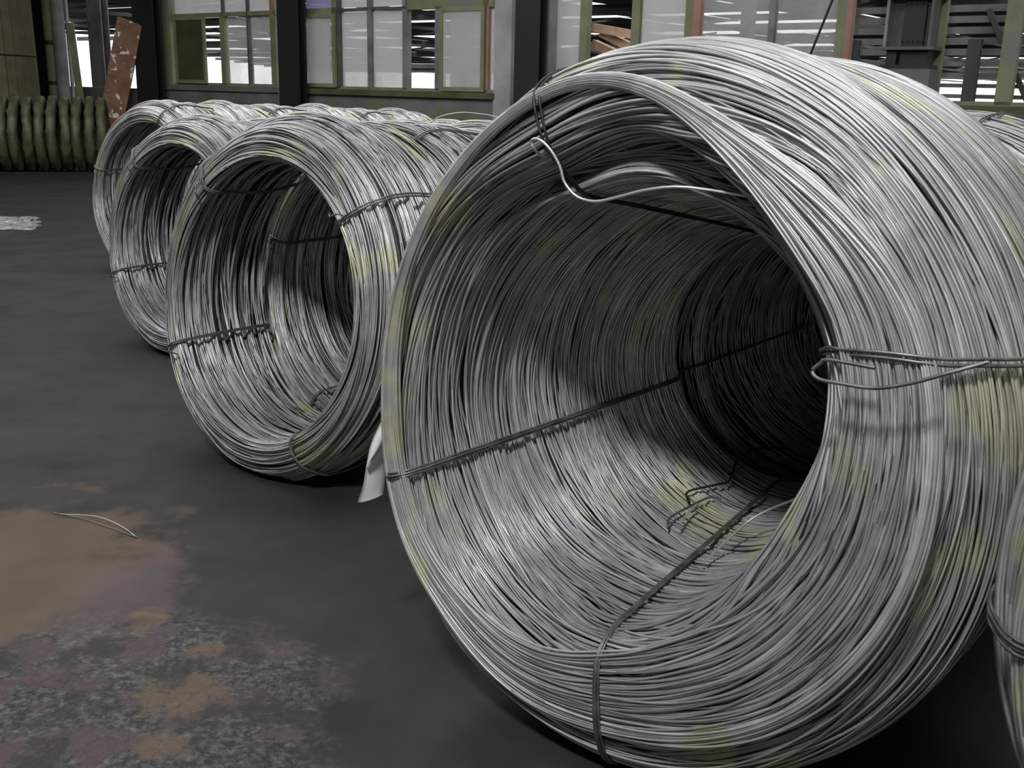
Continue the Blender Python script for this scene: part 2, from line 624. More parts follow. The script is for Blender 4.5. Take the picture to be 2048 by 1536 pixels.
put('ceiling', boxes_me('ceiling', [(-26, 8, -26, 0.12, 6.6, 6.8)], mottled('dark_ceiling', (0.03, 0.03, 0.03), (0.05, 0.05, 0.05), 1.0, 0.9)), wall_root)  # unseen hall ceiling in mottled dark grey
for nm, b in (('wall_left', (-26.2, -26, -26, 0, 0, 6.6)), ('wall_right', (8, 8.2, -26, 0, 0, 6.6)), ('wall_front', (-26, 8, -26.2, -26, 0, 6.6))):
    o = put(nm, boxes_me(nm, [b], M_WALL), None, kind='structure')
    o.location = NW * WD
    o.rotation_euler = (0, 0, WROT)
SILL = 1.34
TOPZ = 3.9
wbox('wall_base', wall_root, -26, 8, 0, SILL - 0.09, M_WALL, -0.12, 0.12)
wbox('wall_top', wall_root, -26, 8, TOPZ, 6.6, M_WALL, -0.12, 0.12)
wbox('ledge', wall_root, -15.95, -13.1, SILL - 0.09, SILL - 0.01, M_WALL, -0.16, 0.12)
wbox('ledge', wall_root, -12.6, -8.82, SILL - 0.09, SILL - 0.01, M_OLIVE_D, -0.18, 0.12)
wbox('ledge', wall_root, -8.0, 0.5, SILL - 0.09, SILL - 0.01, M_OLIVE_D, -0.18, 0.12)
wbox('wall_pier', wall_root, -16.3, -15.82, SILL - 0.09, TOPZ, M_OLIVE, -0.1, 0.1)
wbox('wall_pier', wall_root, -8.84, -8.56, 0.2, TOPZ, M_PALE, -0.16, 0.1)
wbox('wall_pier', wall_root, -8.12, -7.97, 0.2, TOPZ, M_PALE, -0.16, 0.1)
wbox('wall_pier', wall_root, 0.5, 8.0, SILL - 0.09, TOPZ, M_WALL, -0.12, 0.12)
wbox('wall_pier', wall_root, -26, -21.2, SILL - 0.09, TOPZ, M_WALL, -0.12, 0.12)


def window(n, panes, bars):
    w = empty('window_%d' % n, (0, 0, 0))
    w.parent = wall_root
    w['kind'] = 'structure'
    for (u0, u1, z0, z1, m) in panes:
        wbox('pane', w, u0, u1, z0, z1, m, 0.0, 0.008)
    for (nm, u0, u1, z0, z1, m) in bars:
        wbox(nm, w, u0, u1, z0, z1, m, -0.045, 0.045)
    return w


UP, LO = 2.43, SILL            # transom height, sill
T2 = 3.85
window(1, [(-15.78, -14.52, UP + .03, T2, M_PANE), (-14.47, -13.9, UP + .03, T2, M_PANE), (-13.86, -13.32, UP + .03, T2, M_PANE),
           (-14.44, -13.92, LO, UP - .03, M_PANE2), (-13.84, -13.30, LO, UP - .03, M_PANE2)],
       [('transom', -15.8, -13.2, UP - .035, UP + .03, M_OLIVE), ('sill_rail', -15.8, -13.2, LO - .02, LO + .035, M_OLIVE),
        ('mullion', -14.57, -14.46, LO, UP, M_OLIVE), ('glazing_bar', -14.51, -14.475, UP, T2, M_DARKBAR), ('glazing_bar', -13.90, -13.865, LO, T2, M_DARKBAR),
        ('mullion', -13.34, -13.22, LO, 2.5, M_OLIVE), ('mullion', -13.34, -13.22, 2.5, T2, M_PINK)])
window(2, [(-12.56, -12.06, LO, UP - .05, M_PANE), (-11.82, -11.25, LO, UP, M_PANE), (-11.16, -10.55, LO, UP, M_PANE), (-9.72, -9.2, LO + .05, UP - .05, M_PANE), (-9.02, -8.84, LO, UP, M_PANE),
           (-12.56, -11.95, UP + .03, T2, M_PANEV), (-11.82, -11.25, UP + .03, T2, M_PANE), (-11.16, -10.55, UP + .03, T2, M_PANE), (-10.44, -9.8, UP + .12, T2, M_PANEV), (-9.7, -9.1, UP + .12, T2, M_PANE)],
       [('transom', -12.58, -11.84, UP - .06, UP + .035, M_OLIVE), ('transom', -11.84, -10.5, UP - .015, UP + .02, M_DARKBAR), ('transom', -10.5, -8.95, UP - .03, UP + .11, M_OLIVE),
        ('sill_rail', -12.58, -8.84, LO - .02, LO + .03, M_OLIVE),
        ('mullion', -11.97, -11.87, LO, T2, M_OLIVE), ('mullion', -11.87, -11.80, LO, T2, M_DARKBAR), ('glazing_bar', -11.245, -11.165, LO, T2, M_GREYBAR), ('mullion', -10.56, -10.47, LO, T2, M_GREYBAR),
        ('mullion', -9.96, -9.84, LO, UP, M_GREYBAR), ('mullion', -9.13, -9.03, LO, T2, M_PINK)])
window(3, [(-7.97, -7.60, LO, T2, M_PANE), (-6.75, -6.16, LO, T2, M_PANE), (-5.95, -5.14, LO, T2, M_PANE2), (-5.06, -4.38, LO, T2, M_PANE2)],
       [('sill_rail', -8.0, 0.5, LO - .02, LO + .03, M_OLIVE), ('mullion', -7.60, -7.49, LO, T2, M_OLIVE), ('mullion', -6.87, -6.76, LO, T2, M_OLIVE),
        ('mullion', -6.16, -6.06, LO, T2, M_OLIVE), ('mullion', -6.06, -5.97, LO, T2, M_PINK), ('glazing_bar', -5.14, -5.07, LO, T2, M_GREYBAR),
        ('mullion', -4.38, -4.28, LO, T2, M_OLIVE), ('mullion', -4.28, -4.22, LO, T2, M_PINK), ('mullion', -3.80, -3.72, LO, T2, M_OLIVE), ('mullion', -3.38, -3.28, LO, T2, M_OLIVE),
        ('mullion', -2.73, -2.58, LO, T2, M_OLIVE), ('mullion', -1.6, -1.48, LO, T2, M_OLIVE), ('mullion', -0.6, -0.48, LO, T2, M_OLIVE)])

print('structure done')


def on_wall(u, off, z=0.0):
    v = DW * u + NW * (WD + off)
    return Vector((v.x, v.y, z))


# hinged casements, standing proud of the frame line
def casement(name, label, u0, u1, z0, z1, y, m_frame, m_pane, w=0.055, swing=0.0):
    t = empty(name, on_wall(u0, y, z0), WROT + swing, label=label, category='window sash', group='hinged window sashes')
    W_, H_ = u1 - u0, z1 - z0
    put('pane', boxes_me('pane', [(w, W_ - w, -0.004, 0.004, w, H_ - w)], m_pane), t)
    for nm, b in (('stile', (0, w, -.02, .02, 0, H_)), ('stile', (W_ - w, W_, -.02, .02, 0, H_)), ('rail', (w, W_ - w, -.02, .02, 0, w)), ('rail', (w, W_ - w, -.02, .02, H_ - w, H_))):
        put(nm, boxes_me(nm, [b], m_frame), t)
    return t


M_OLIVEPANE = mottled('dark_olive_board_pane', (0.045, 0.05, 0.02), (0.07, 0.075, 0.032), 2, 0.6)
casement('window_sash', 'olive framed sash with a dark olive pane beside the black column', -15.74, -14.92, LO + .02, UP - .02, -0.07, M_OLIVE, M_OLIVEPANE)
casement('window_sash', 'pale dusty glass sash with narrow olive stile right of the slim black column', -12.57, -11.86, LO + .01, UP - .05, -0.08, M_OLIVE, M_PANE)
casement('window_sash', 'wide olive sash with bright hazy pane next to the pale pier', -9.83, -9.06, LO + .0, UP - .02, -0.08, M_OLIVE, M_PANE)


# columns in front of the wall
def column(label, u0, u1, off, m=M_COLUMN, h=6.4, web=True, cat='column'):
    um = (u0 + u1) / 2
    w = (u1 - u0) / 2
    t = empty('steel_column', on_wall(um, off), WROT, label=label, category=cat, group='columns along the back wall')
    fl_ = 0.02
    put('flange', boxes_me('flange', [(-w, w, -0.08, -0.08 + fl_, 0.02, h)], m), t)
    put('flange', boxes_me('flange', [(-w, w, 0.08 - fl_, 0.08, 0.02, h)], m), t)
    put('web', boxes_me('web', [(-0.02, 0.02, -0.06, 0.06, 0.02, h)], m), t)
    put('base_plate', boxes_me('base_plate', [(-w - .06, w + .06, -0.19, 0.19, 0, 0.02)], m), t)
    return t


column('thick black column between the stave bundle and the leaning pipes', -19.27, -18.70, -0.55)
column('wide black column left of the first window', -16.42, -15.84, -0.32)
column('slim black column between the first and second windows', -12.72, -12.27, -0.35)
column('tall black column with bright flanges behind the largest coil', -8.30, -7.93, -0.35)
column('grey column standing in the opening beyond the leaning boards', -18.80, -18.34, 0.3, M_GREYBAR)

# bolted bracket column on the right
t = empty('bracket_column', on_wall(-3.53, -0.22), WROT, label='dark bolted steel bracket column on a concrete plinth at the right', category='column')
put('plinth', boxes_me('plinth', [(-.27, .26, -.16, .16, 0, 1.66)], M_WALL), t)
put('seat_plate', boxes_me('seat_plate', [(-.24, .24, -.14, .14, 1.66, 1.70)], M_COLUMN), t)
put('stub', boxes_me('stub', [(-.2, -.1, -.1, .1, 1.70, 1.84), (-.07, .2, -.08, .1, 1.70, 1.84)], M_COLUMN), t)
put('cap_plate', boxes_me('cap_plate', [(-.26, .26, -.15, .15, 1.84, 1.87)], M_DARKBAR), t)
put('back_plate', boxes_me('back_plate', [(-.24, .22, .02, .06, 1.87, 5.5)], M_DARKBAR), t)
put('web', boxes_me('web', [(-.09, .12, -.03, .02, 1.87, 2.32)], M_COLUMN), t)
put('rib', boxes_me('rib', [(-.24, -.21, -.12, .02, 1.87, 2.36)], M_GREYBAR), t)
put('rib', boxes_me('rib', [(.19, .22, -.12, .02, 1.87, 2.36)], M_DARKBAR), t)
put('head_plate', boxes_me('head_plate', [(-.26, .26, -.15, .15, 2.33, 2.38)], M_COLUMN), t)
bolt = None
for zz in (1.93, 2.27):
    for k in range(5):
        if bolt is None:
            P = [(0, -.05, 0), (0, -.015, 0)]
            bolt = tube_obj('bolt', [P], 0.011, M_PALE, t, 6)
            bolt.location = (-.08 + k * .05, 0, zz)
        else:
            b = bolt.copy()
            COL.objects.link(b)
            b.location = (-.08 + k * .05, 0, zz)

# leaning things by the opening at the left
put('leaning_rod', mesh_np('leaning_rod', *tube([[on_wall(-4.04, -0.4, 3.1), on_wall(-4.72, -0.4, 1.1)]], 0.012), [M_COLUMN]),
    label='thin black diagonal rod crossing the window behind the largest coil', category='rod')

M_BOARD = mottled('rust_stained_board', (0.20, 0.10, 0.06), (0.30, 0.17, 0.11), 4, 0.7, 0, (0.85, 0.80, 0.72), 7.5, (0.60, 0.64))
p0, p1 = on_wall(-17.27, -0.6, 0.0), on_wall(-16.33, -0.5, 2.33)
put('leaning_board', boxes_me('leaning_board', [bar8(p0, p1, 0.42, 0.04)], M_BOARD),
    label='rust brown leaning board splashed with white, beside the wide black column', category='board')
put('leaning_pole', mesh_np('leaning_pole', *tube([[on_wall(-18.24, -0.5, 0.0), on_wall(-18.26, -0.5, 2.9)]], 0.035, 10), [M_PALE]),
    label='thin pale pole leaning left beside the bright opening', category='pole')
put('leaning_board', boxes_me('leaning_board', [bar8(on_wall(-17.84, -0.55, 0), on_wall(-18.16, -0.5, 2.34), 0.12, 0.03)], M_OLIVE),
    label='narrow olive board leaning left against the opening', category='board')
tt = empty('drain_pipe', on_wall(-18.42, -0.75), WROT, label='olive vertical pipe in sections with dark collar', category='pipe')
put('pipe', mesh_np('pipe', *tube([[(0, 0, 0.0), (0, 0, 6.0)]], 0.10, 12), [M_OLIVE]), tt)
put('collar', mesh_np('collar', *tube([[(0, 0, 1.96), (0, 0, 2.03)]], 0.125, 12), [M_COLUMN]), tt)
put('collar', mesh_np('collar', *tube([[(0, 0, 1.28), (0, 0, 1.34)]], 0.125, 12), [M_COLUMN]), tt)
put('grey_pipe', mesh_np('grey_pipe', *tube([[on_wall(-18.12, -0.75, 0), on_wall(-18.12, -0.75, 6.2)]], 0.11, 12), [M_GREYBAR]),
    label='grey vertical pipe between the olive pipe and the leaning pole', category='pipe')

# ------------------------------------------------------------------ neighbouring open hall beyond the windows
M_ROOF = mottled('corrugated_dark_roof', (0.07, 0.07, 0.07), (0.13, 0.13, 0.13), 0.5, 0.8)
M_TRUSS = mottled('dark_truss_steel', (0.05, 0.05, 0.05), (0.09, 0.09, 0.09), 0.5, 0.7)
nh = empty('ceiling_beyond', tuple(NW * WD), WROT, kind='structure')
ROOFZ = 4.6
bs = []
rr = random.Random(3)
y = 6.5
while y < 150:
    step = 3.6
    gap = 2.0 + y * 0.02
    x = -46.0 - y * 0.9
    while x < 14 + y * 0.5:
        seg = rr.uniform(2.5, 6.5)
        bs.append((x, x + seg, y, y + step, ROOFZ, ROOFZ + .012))
        if rr.random() < 0.25:
            bs.append((x, x + seg, y + step, y + step + gap, ROOFZ, ROOFZ + .012))
        x += seg + 0.25
    y += step + gap
put('roof_sheets', boxes_me('roof_sheets', bs, M_ROOF), nh, kind='stuff')
for k in range(14):
    yy = 5 + k * 10.0
    put('purlin', boxes_me('purlin', [(-46 - yy * .9, 14 + yy * .5, yy, yy + .15, ROOFZ - .3, ROOFZ - .02)], M_TRUSS), nh)
tr = []
for k in range(-8, 5):
    xx = k * 7.0
    put('truss_chord', boxes_me('truss_chord', [(xx - .08, xx + .08, 2, 150, ROOFZ - .55, ROOFZ - .4)], M_TRUSS), nh)
    for j in range(18):
        tr.append(bar8((xx, 3 + j * 5, ROOFZ - .5), (xx + 1.4, 5.5 + j * 5, ROOFZ - .05), .09, .09))
put('truss_braces', boxes_me('truss_braces', tr, M_TRUSS), nh, kind='stuff')
for (xx, yy) in ((-26.5, 8), (-21.0, 18), (-12.2, 14), (-5.2, 22), (-2.6, 3.2), (-16, 40), (0, 18), (-35, 30)):
    put('post', boxes_me('post', [(xx - .14, xx + .14, yy, yy + .28, 0, ROOFZ - .4)], M_GREYBAR), nh)

# slatted sun screen beyond the right-hand windows
sc = empty('slatted_screen', on_wall(-4.3, 1.0), WROT, label='grey slatted screen glowing with daylight beyond the right windows', category='screen')
k = 0
zz = 0.3
while zz < 2.35:
    put('slat', boxes_me('slat', [(-0.4, 4.9, -.02, .0, zz, zz + (.042 if zz < 1.75 else .07))], M_GREYBAR), sc)
    zz += 0.11
for xx in (-0.3, 1.0, 2.25, 3.4, 4.7):
    put('post', boxes_me('post', [(xx, xx + .13, -.1, -.02, 0, 2.0 if xx != 2.25 else 2.0)], M_TRUSS), sc)
put('brace', boxes_me('brace', [bar8((1.15, -.05, 2.3), (1.75, -.05, 1.2), .05, .05)], M_TRUSS), sc)

M_TIMBER = mottled('pale_orange_timber', (0.46, 0.30, 0.20), (0.62, 0.43, 0.31), 3, 0.7)
for i, (a, b, lb) in enumerate((((-7.75, 2.16), (-6.6, 1.98), 'topmost pale orange timber beam slanting beyond the open window'),
                                ((-7.7, 2.10), (-6.75, 1.72), 'middle pale orange timber beam slanting steeply beyond the open window'),
                                ((-7.9, 1.98), (-6.9, 1.60), 'lowest pale orange timber beam slanting beyond the open window'))):
    put('timber_beam', boxes_me('timber_beam', [bar8(on_wall(a[0], 0.5 + .12 * i, a[1]), on_wall(b[0], 0.5 + .12 * i, b[1]), .12, .1)], M_TIMBER),
        label=lb, category='timber', group='timber beams beyond the window')

# ------------------------------------------------------------------ olive coil bundles at the far left, on their edge
M_PAINT = mottled('olive_painted_wire', (0.055, 0.062, 0.030), (0.115, 0.125, 0.062), 4, 0.55, 0.15, (0.24, 0.14, 0.10), 1.6, (0.62, 0.66), 0.5)


def ring_bundle_mesh(seed):
    rg = np.random.default_rng(seed)
    n, k = 48, 14
    th = np.arange(n) * 2 * PI / n
    a = np.arange(k) * 2 * PI / k
    R = 0.50 + 0.012 * np.cos(2 * th + rg.uniform(0, 6)) + 0.006 * np.cos(5 * th + rg.uniform(0, 6))
    hw, hr = 0.078, 0.11
    lump = 1 + 0.10 * rg.normal(size=(n, k))
    r = R[:, None] + hr * np.sign(np.sin(a)) * np.abs(np.sin(a)) ** 0.8 * lump
    x = hw * np.sign(np.cos(a)) * np.abs(np.cos(a)) ** 0.8 * lump + 0.009 * np.cos(th * 2 + rg.uniform(0, 6))[:, None]
    z = 0.605 + r * np.sin(th)[:, None]
    V = np.stack([x, r * np.cos(th)[:, None], np.maximum(z, 0)], -1).reshape(-1, 3)
    idx = np.arange(n * k).reshape(n, k)
    F = np.stack([idx, np.roll(idx, -1, 1), np.roll(np.roll(idx, -1, 1), -1, 0), np.roll(idx, -1, 0)], -1).reshape(-1, 4)
    return V, F


ring_meshes = []
for sd in range(3):
    V, F = ring_bundle_mesh(sd)
    me = mesh_np('painted_wire_ring', V, F, [M_PAINT])
    ring_meshes.append(me)
lx = Vector((1.13, 0.38, 0)).normalized()
ords = ['first', 'second', 'third', 'fourth', 'fifth', 'sixth', 'seventh', 'eighth', 'ninth', 'tenth', 'eleventh', 'twelfth', 'thirteenth']
for k in range(1, 12):
    o = put('painted_wire_ring', ring_meshes[k % 3])
    o.location = Vector((-8.28, 16.15, 0)) + lx * (k * 0.175)
    o.scale = (.95, .92, .92)
    o.rotation_euler = (0, 0, math.atan2(lx.y, lx.x) + random.uniform(-.04, .04))
    o['label'] = 'dull olive bundled wire ring on edge, %s of the row from the left' % ords[k - 1]
    o['category'] = 'wire ring'
    o['group'] = 'olive wire rings in a row by the far wall'
# more of the same behind, right of the brightest coil
for k in range(5):
    o = put('painted_wire_ring', ring_meshes[k % 3])
    o.location = on_wall(-3.7 + k * 0.24, -1.6)
    o.rotation_euler = (0, 0, WROT)
    o['label'] = 'dark olive wire ring on edge behind the largest coil, %s from the bracket column' % ords[k]
    o['category'] = 'wire ring'
    o['group'] = 'olive wire rings by the bracket column'

# tall stave-wrapped bundle
M_STAVE = mottled('olive_brown_stave', (0.085, 0.085, 0.045), (0.125, 0.12, 0.07), 5, 0.75)
M_STAVE2 = mottled('reddish_stave', (0.13, 0.075, 0.05), (0.18, 0.11, 0.075), 5, 0.75)
bx, by = on_wall(-20.6, -2.2).x, on_wall(-20.6, -2.2).y
sb = empty('stave_bundle', (-8.72, 17.6, 0), 0, label='tall upright drum wrapped in olive and reddish staves with black bands', category='drum')
RB = 0.86
ns = 34
for k in range(ns):
    a = 2 * PI * k / ns
    r0, r1 = RB, RB * 0.95
    w = PI * RB / ns * 0.93
    t0, t1 = (-math.sin(a), math.cos(a)), (math.cos(a), math.sin(a))
    pts = []
    for (z, r) in ((0.0, r0), (3.4, r1)):
        for (dw, dr) in ((-w, 0), (w, 0), (w, .035), (-w, .035)):
            pts.append((t1[0] * (r + dr) + t0[0] * dw, t1[1] * (r + dr) + t0[1] * dw, z))
    put('stave', boxes_me('stave', [pts], M_STAVE2 if (k % ns) in (23, 24, 25, 26, 27) else M_STAVE), sb)
for zz in (1.72, 2.62):
    rr_ = RB + .045 - .043 * zz / 3.4
    th = np.arange(40) * 2 * PI / 40
    put('band', mesh_np('band', *tube([np.stack([rr_ * np.cos(th), rr_ * np.sin(th), zz + 0 * th], -1)], 0.012, 5, True), [M_COLUMN]), sb)
put('core', mesh_np('core', *tube([[(0, 0, 0), (0, 0, 3.3)]], 0.74, 24), [M_COLUMN]), sb)

# ------------------------------------------------------------------ THE BIG COIL
def sm(t, a, b):
    x = min(1, max(0, (t - a) / (b - a)))
    return x * x * (3 - 2 * x)


_KEYS = {}


def key(theta, ks):
    """periodic smooth interpolation of (degree, value) pairs"""
    kk = tuple(ks)
    if kk not in _KEYS:
        q = sorted(kk)
        xs = np.array([q[-1][0] - 360] + [a for a, _ in q] + [q[0][0] + 360])
        ys = np.array([q[-1][1]] + [v for _, v in q] + [q[0][1]])
        t = np.interp(np.arange(360), xs, ys)
        g = np.exp(-0.5 * (np.arange(-30, 31) / 8.0) ** 2)
        g /= g.sum()
        _KEYS[kk] = np.convolve(np.concatenate([t[-30:], t, t[:30]]), g, 'valid')
    d = math.degrees(theta) % 360
    i = int(d) % 360
    f = d - int(d)
    return _KEYS[kk][i] * (1 - f) + _KEYS[kk][(i + 1) % 360] * f


BIG_R, BIG_L = 0.702, 0.86
K_OUT = [(0, .70), (45, .72), (78, .752), (98, .748), (112, .732), (126, .705), (139, .682), (175, .645), (200, .650), (235, .690), (270, .698), (315, .69)]
K_LIP = [(0, .40), (20, .455), (35, .49), (57, .515), (75, .565), (92, .635), (101, .63), (112, .53), (124, .60), (140, .61), (180, .565), (225, .57), (250, .50), (272, .40), (300, .355), (335, .355)]
K_DROOP = [(0, 0), (52, 0), (72, 1), (112, 1), (134, .2), (150, 0)]
K_LIPS = [(0, -.16), (60, -.12), (95, -.07), (130, -.04), (180, -.05), (240, -.08), (300, -.14)]
K_MID = [(0, .355), (45, .41), (70, .465), (92, .485), (115, .475), (140, .515), (180, .53), (225, .50), (260, .39), (300, .35), (335, .345)]


def big_profile(t, front_detail=True):
    rl, sl, rm, R = key(t, K_LIP), key(t, K_LIPS), key(t, K_MID), key(t, K_OUT)
    if not front_detail:
        rl, sl, rm, R = .46, -.12, .42, BIG_R
    rb = .335
    Lb = BIG_L
    m = (rl + R) / 2
    w = key(t, K_DROOP) if front_detail else 0.0
    a_, b_ = (sl + .035, rl - .02), (.10, rm)
    e1 = (a_[0] + (b_[0] - a_[0]) / 3 + w * .022, (a_[1] * 2 + b_[1]) / 3)
    e2 = (a_[0] + (b_[0] - a_[0]) * 2 / 3 - w * .070, (a_[1] + b_[1] * 2) / 3 - w * .012)
    return [(0.45, R - .012), (0.2, R - .004), (0.04, R), (-.03 + .35 * sl, R - .025 + .1 * sl), (sl + .01, m + .01), (sl - .002, rl + .02), a_, e1, e2,
            (.10, rm - w * .004), (0.42, (rm + rb) / 2 + .005), (0.70, rb + .01), (Lb - .03, rb), (Lb + .02, rb + .06),
            (Lb + .03, (rb + R) / 2), (Lb, R - .05), (Lb - .14, R - .015)]


big_shape = CoilShape(big_profile, 144, 0.702, 0.057, 0.004, seed=5)
rngb = np.random.default_rng(21)

# extra strands: bundles that run askew over the front face
ex_paths = []
thg = big_shape.th


def askew(ncount, keys_r, keys_s, keys_w, spread_s, seed):
    """strands whose radius follows keys_r, fanned outwards by keys_w"""
    rg = np.random.default_rng(seed)
    r0 = np.array([key(t, keys_r) for t in thg])
    s0 = np.array([key(t, keys_s) for t in thg])
    w0 = np.array([key(t, keys_w) for t in thg])
    L = []
    RS = []
    for k in range(ncount):
        q = np.clip((k + rg.uniform(-.4, .4)) / ncount + smooth_noise(thg, rg, [(1, .05), (2, .05), (3, .03)]), 0, 1.05)
        r = r0 + w0 * q + smooth_noise(thg, rg, [(2, .003), (4, .001)])
        s = s0 + spread_s * rg.uniform(-.5, .5) + .10 * (w0 * q) ** 1.5 / .05 ** .5 * .35
        L.append(big_shape.sr_xyz(s, r, thg))
        RS.append(np.stack([s, r], -1))
    return np.array(L), np.array(RS)


bundleA, bundleRS = askew(120, [(103, .69), (90, .66), (77, .59), (57, .53), (33, .51), (12, .45), (335, .375), (300, .36), (272, .41), (250, .50), (215, .565), (180, .57), (150, .62), (125, .665)],
                [(0, -.17), (33, -.155), (60, -.135), (90, -.085), (120, -.05), (180, -.065), (230, -.085), (270, -.12), (310, -.155)],
                [(98, .012), (77, .035), (57, .09), (33, .13), (0, .17), (335, .20), (300, .21), (270, .17), (230, .08), (180, .04), (130, .015)], .014, 4)
V3, F3 = loops_mesh(bundleA, 0.003, 4)
me_big = build_windings('wire_windings', big_shape, 1180, 0.0030, rngb, 0.010, 0.008, 3, extra=(V3, F3), sides=4)

big = empty('wire_coil', (0.251, 1.979, 0), -0.612,
            label='largest steel wire coil in front, wide open bore facing the camera', category='wire coil', group='bright steel wire coils')
put('wire_windings', me_big, big, kind='stuff')
tie(big_shape, math.radians(199), big, strands=3, extra=bundleRS)
tie(big_shape, math.radians(273), big, strands=3, extra=bundleRS, gap=.006)
tie(big_shape, math.radians(33), big, strands=2, extra=bundleRS, gap=.010, rad=.0034, rtwist=.87)
tie(big_shape, math.radians(111), big, strands=3, extra=bundleRS, m=M_BLACKTIE, wob=.004, twist=-.25, label='black twisted tie wire')


tube_obj('loose_strand', [smooth_path([(-0.235, .02, 1.215), (-0.212, -0.075, 1.243), (-0.216, -0.085, 1.262), (-0.196, -0.088, 1.265), (-0.172, -0.085, 1.247), (-0.152, -0.082, 1.218), (-0.141, -0.082, 1.19), (-0.114, -0.082, 1.166), (-0.075, -0.080, 1.159), (-0.028, -0.080, 1.17), (0.033, -0.080, 1.188), (0.102, -0.070, 1.197), (0.20, -0.02, 1.185)])],
         0.0030, M_BRIGHT, big, label='pale loose strand curling out near the top')
tube_obj('loose_strand', [smooth_path([(-0.057, 1.0, 0.392), (-0.099, 0.90, 0.410), (-0.107, 0.789, 0.41), (-0.079, 0.675, 0.388), (-0.096, 0.627, 0.385), (-0.134, 0.544, 0.382), (-0.111, 0.509, 0.37)])],
         0.0030, M_BLACKTIE, big, label='black kinked tail of tie wire lying in the bore')
tube_obj('loose_strand', [[(-0.085, 0.493, 0.376), (-0.081, 0.433, 0.370), (-0.075, 0.378, 0.364)]], 0.003, M_BRIGHT, big, label='short bright wire end in the bore')
tube_obj('loose_strand', [smooth_path([(-0.096, 0.367, 0.352), (-0.113, 0.405, 0.36), (-0.102, 0.47, 0.368), (-0.079, 0.562, 0.376), (-0.053, 0.566, 0.374)])], 0.003, M_TIE, big)
tube_obj('loose_strand', [smooth_path([(0.33, 0.03, 0.64), (0.22, 0.30, .52), (0.064, 0.661, 0.40), (0.066, 0.413, 0.376), (0.065, 0.215, 0.357)][0:1] + [(0.20, .36, .50), (0.10, .38, .42), (0.065, 0.215, 0.362)])], 0.0030, M_WIRE, big)
tube_obj('tie_loop', [smooth_path([(0.50, -0.205, 0.965), (0.43, -0.205, 0.966), (0.417, -0.205, 0.958), (0.406, -0.206, 0.944), (0.42, -0.212, 0.935), (0.452, -0.215, 0.935), (0.505, -0.215, 0.937), (0.554, -0.21, 0.952), (0.601, -0.205, 0.974), (0.652, -0.19, 0.997)])],
         0.0034, M_TIE, big)


# second big-type coil (undetailed front), shared down the chain
big2_shape = CoilShape(lambda t: big_profile(t, False), 96, 0.702, 0.03, 0.012, seed=8)
me_big2 = build_windings('wire_windings', big2_shape, 620, 0.0034, np.random.default_rng(5), 0.014, 0.012, 2, sides=3)

# small coils
SR = 0.62


def small_profile(t):
    wv = 0.008 * math.cos(2 * t + 1)
    rl = .505 + wv
    return [(0.20, SR - .014), (0.08, SR - .004), (0.02, SR - .012), (-.03, .575), (-.045, .535), (-.03, .49), (0.03, rl), (0.12, rl - .01),
            (0.24, rl - .005), (0.37, rl + .02), (0.395, .54), (0.375, SR - .03)]


small_shape = CoilShape(small_profile, 96, SR, 0.15, 0.016, seed=15, ridged=True)
me_small = build_windings('wire_windings', small_shape, 520, 0.0032, np.random.default_rng(31), 0.011, 0.010, 2, sides=3)
small_shape2 = CoilShape(small_profile, 96, SR, 0.15, 0.017, seed=25, ridged=True)
me_small2 = build_windings('wire_windings', small_shape2, 520, 0.0032, np.random.default_rng(32), 0.012, 0.010, 2, sides=3)


def make_small(me, shape, ties):
    r = empty('wire_coil', (0, 0, 0), 0, category='wire coil', group='bright steel wire coils')
    put('wire_windings', me, r, kind='stuff')
    for a in ties:
        tie(shape, math.radians(a), r, strands=2, rad=.0035, gap=.008)
        q = math.radians(a) + .012
        base = shape.sr_xyz(np.array([-.055, -.07, -.078, -.06]), np.array([.535, .528, .500, .490]), np.array([q, q + .03, q + .05, q + .09]))
        tube_obj('twisted_end', [smooth_path(base, 14)], .0032, M_TIE, r)
    return r


protoA = make_small(me_small, small_shape, (38, 132, 205, 300))
protoB = make_small(me_small2, small_shape2, (70, 165, 250, 340))
used = {0: False, 1: False}


def place(kind, x, y, az, scale, label, spin=0.0):
    proto = (protoA, protoB)[kind]
    if used[kind]:
        o = copy_tree(proto)
    else:
        o = proto
        used[kind] = True
    o.location = (x, y, 0)
    o.rotation_euler = (0, 0, -az)
    o.scale = (scale, scale, scale)
    o['label'] = label
    return o


def chain(x, y, az, scale, pitch, n, first, rest, jitter=.03, k0=0):
    for k in range(n):
        jx = random.uniform(-jitter, jitter) if k else 0
        X = x + math.sin(az) * pitch * k + math.cos(az) * jx
        Y = y + math.cos(az) * pitch * k - math.sin(az) * jx
        sc_ = scale * (1 + (random.uniform(-.02, .005) - .006 * k if k else 0))
        place((k + k0) % 2, X, Y, az + (random.uniform(-.02, .02) if k else 0), sc_, first if k == 0 else rest % ords[k])


chain(-.868, 3.63, .684, 1.0, .475, 6, 'steel wire coil with a full round dark bore, directly left of the largest coil',
      '%s coil back in the row headed by the coil left of the largest one')
chain(-1.716, 5.306, .65, .95, .475, 6, 'half hidden steel wire coil with open end, second to the left of the largest coil',
      '%s coil back in the row headed by the half hidden open end')
chain(-2.625, 7.484, .62, .985, .475, 6, 'smallest looking, farthest steel wire coil beside the olive wire rings',
      '%s coil back in the row headed by the farthest open end', k0=1)

spring = put('sprung_wire', mesh_np('sprung_wire', *tube([smooth_path([(-0.45, 5.0, 1.17), (-0.40, 5.0, 1.21), (-0.352, 5.0, 1.236), (-0.271, 5.0, 1.252), (-0.19, 5.0, 1.25), (-0.10, 5.0, 1.236), (0.02, 5.0, 1.19)])], .0028, 6), [M_WIRE]),
             label='single thin wire sprung up in a low arc above the middle coils', category='wire')
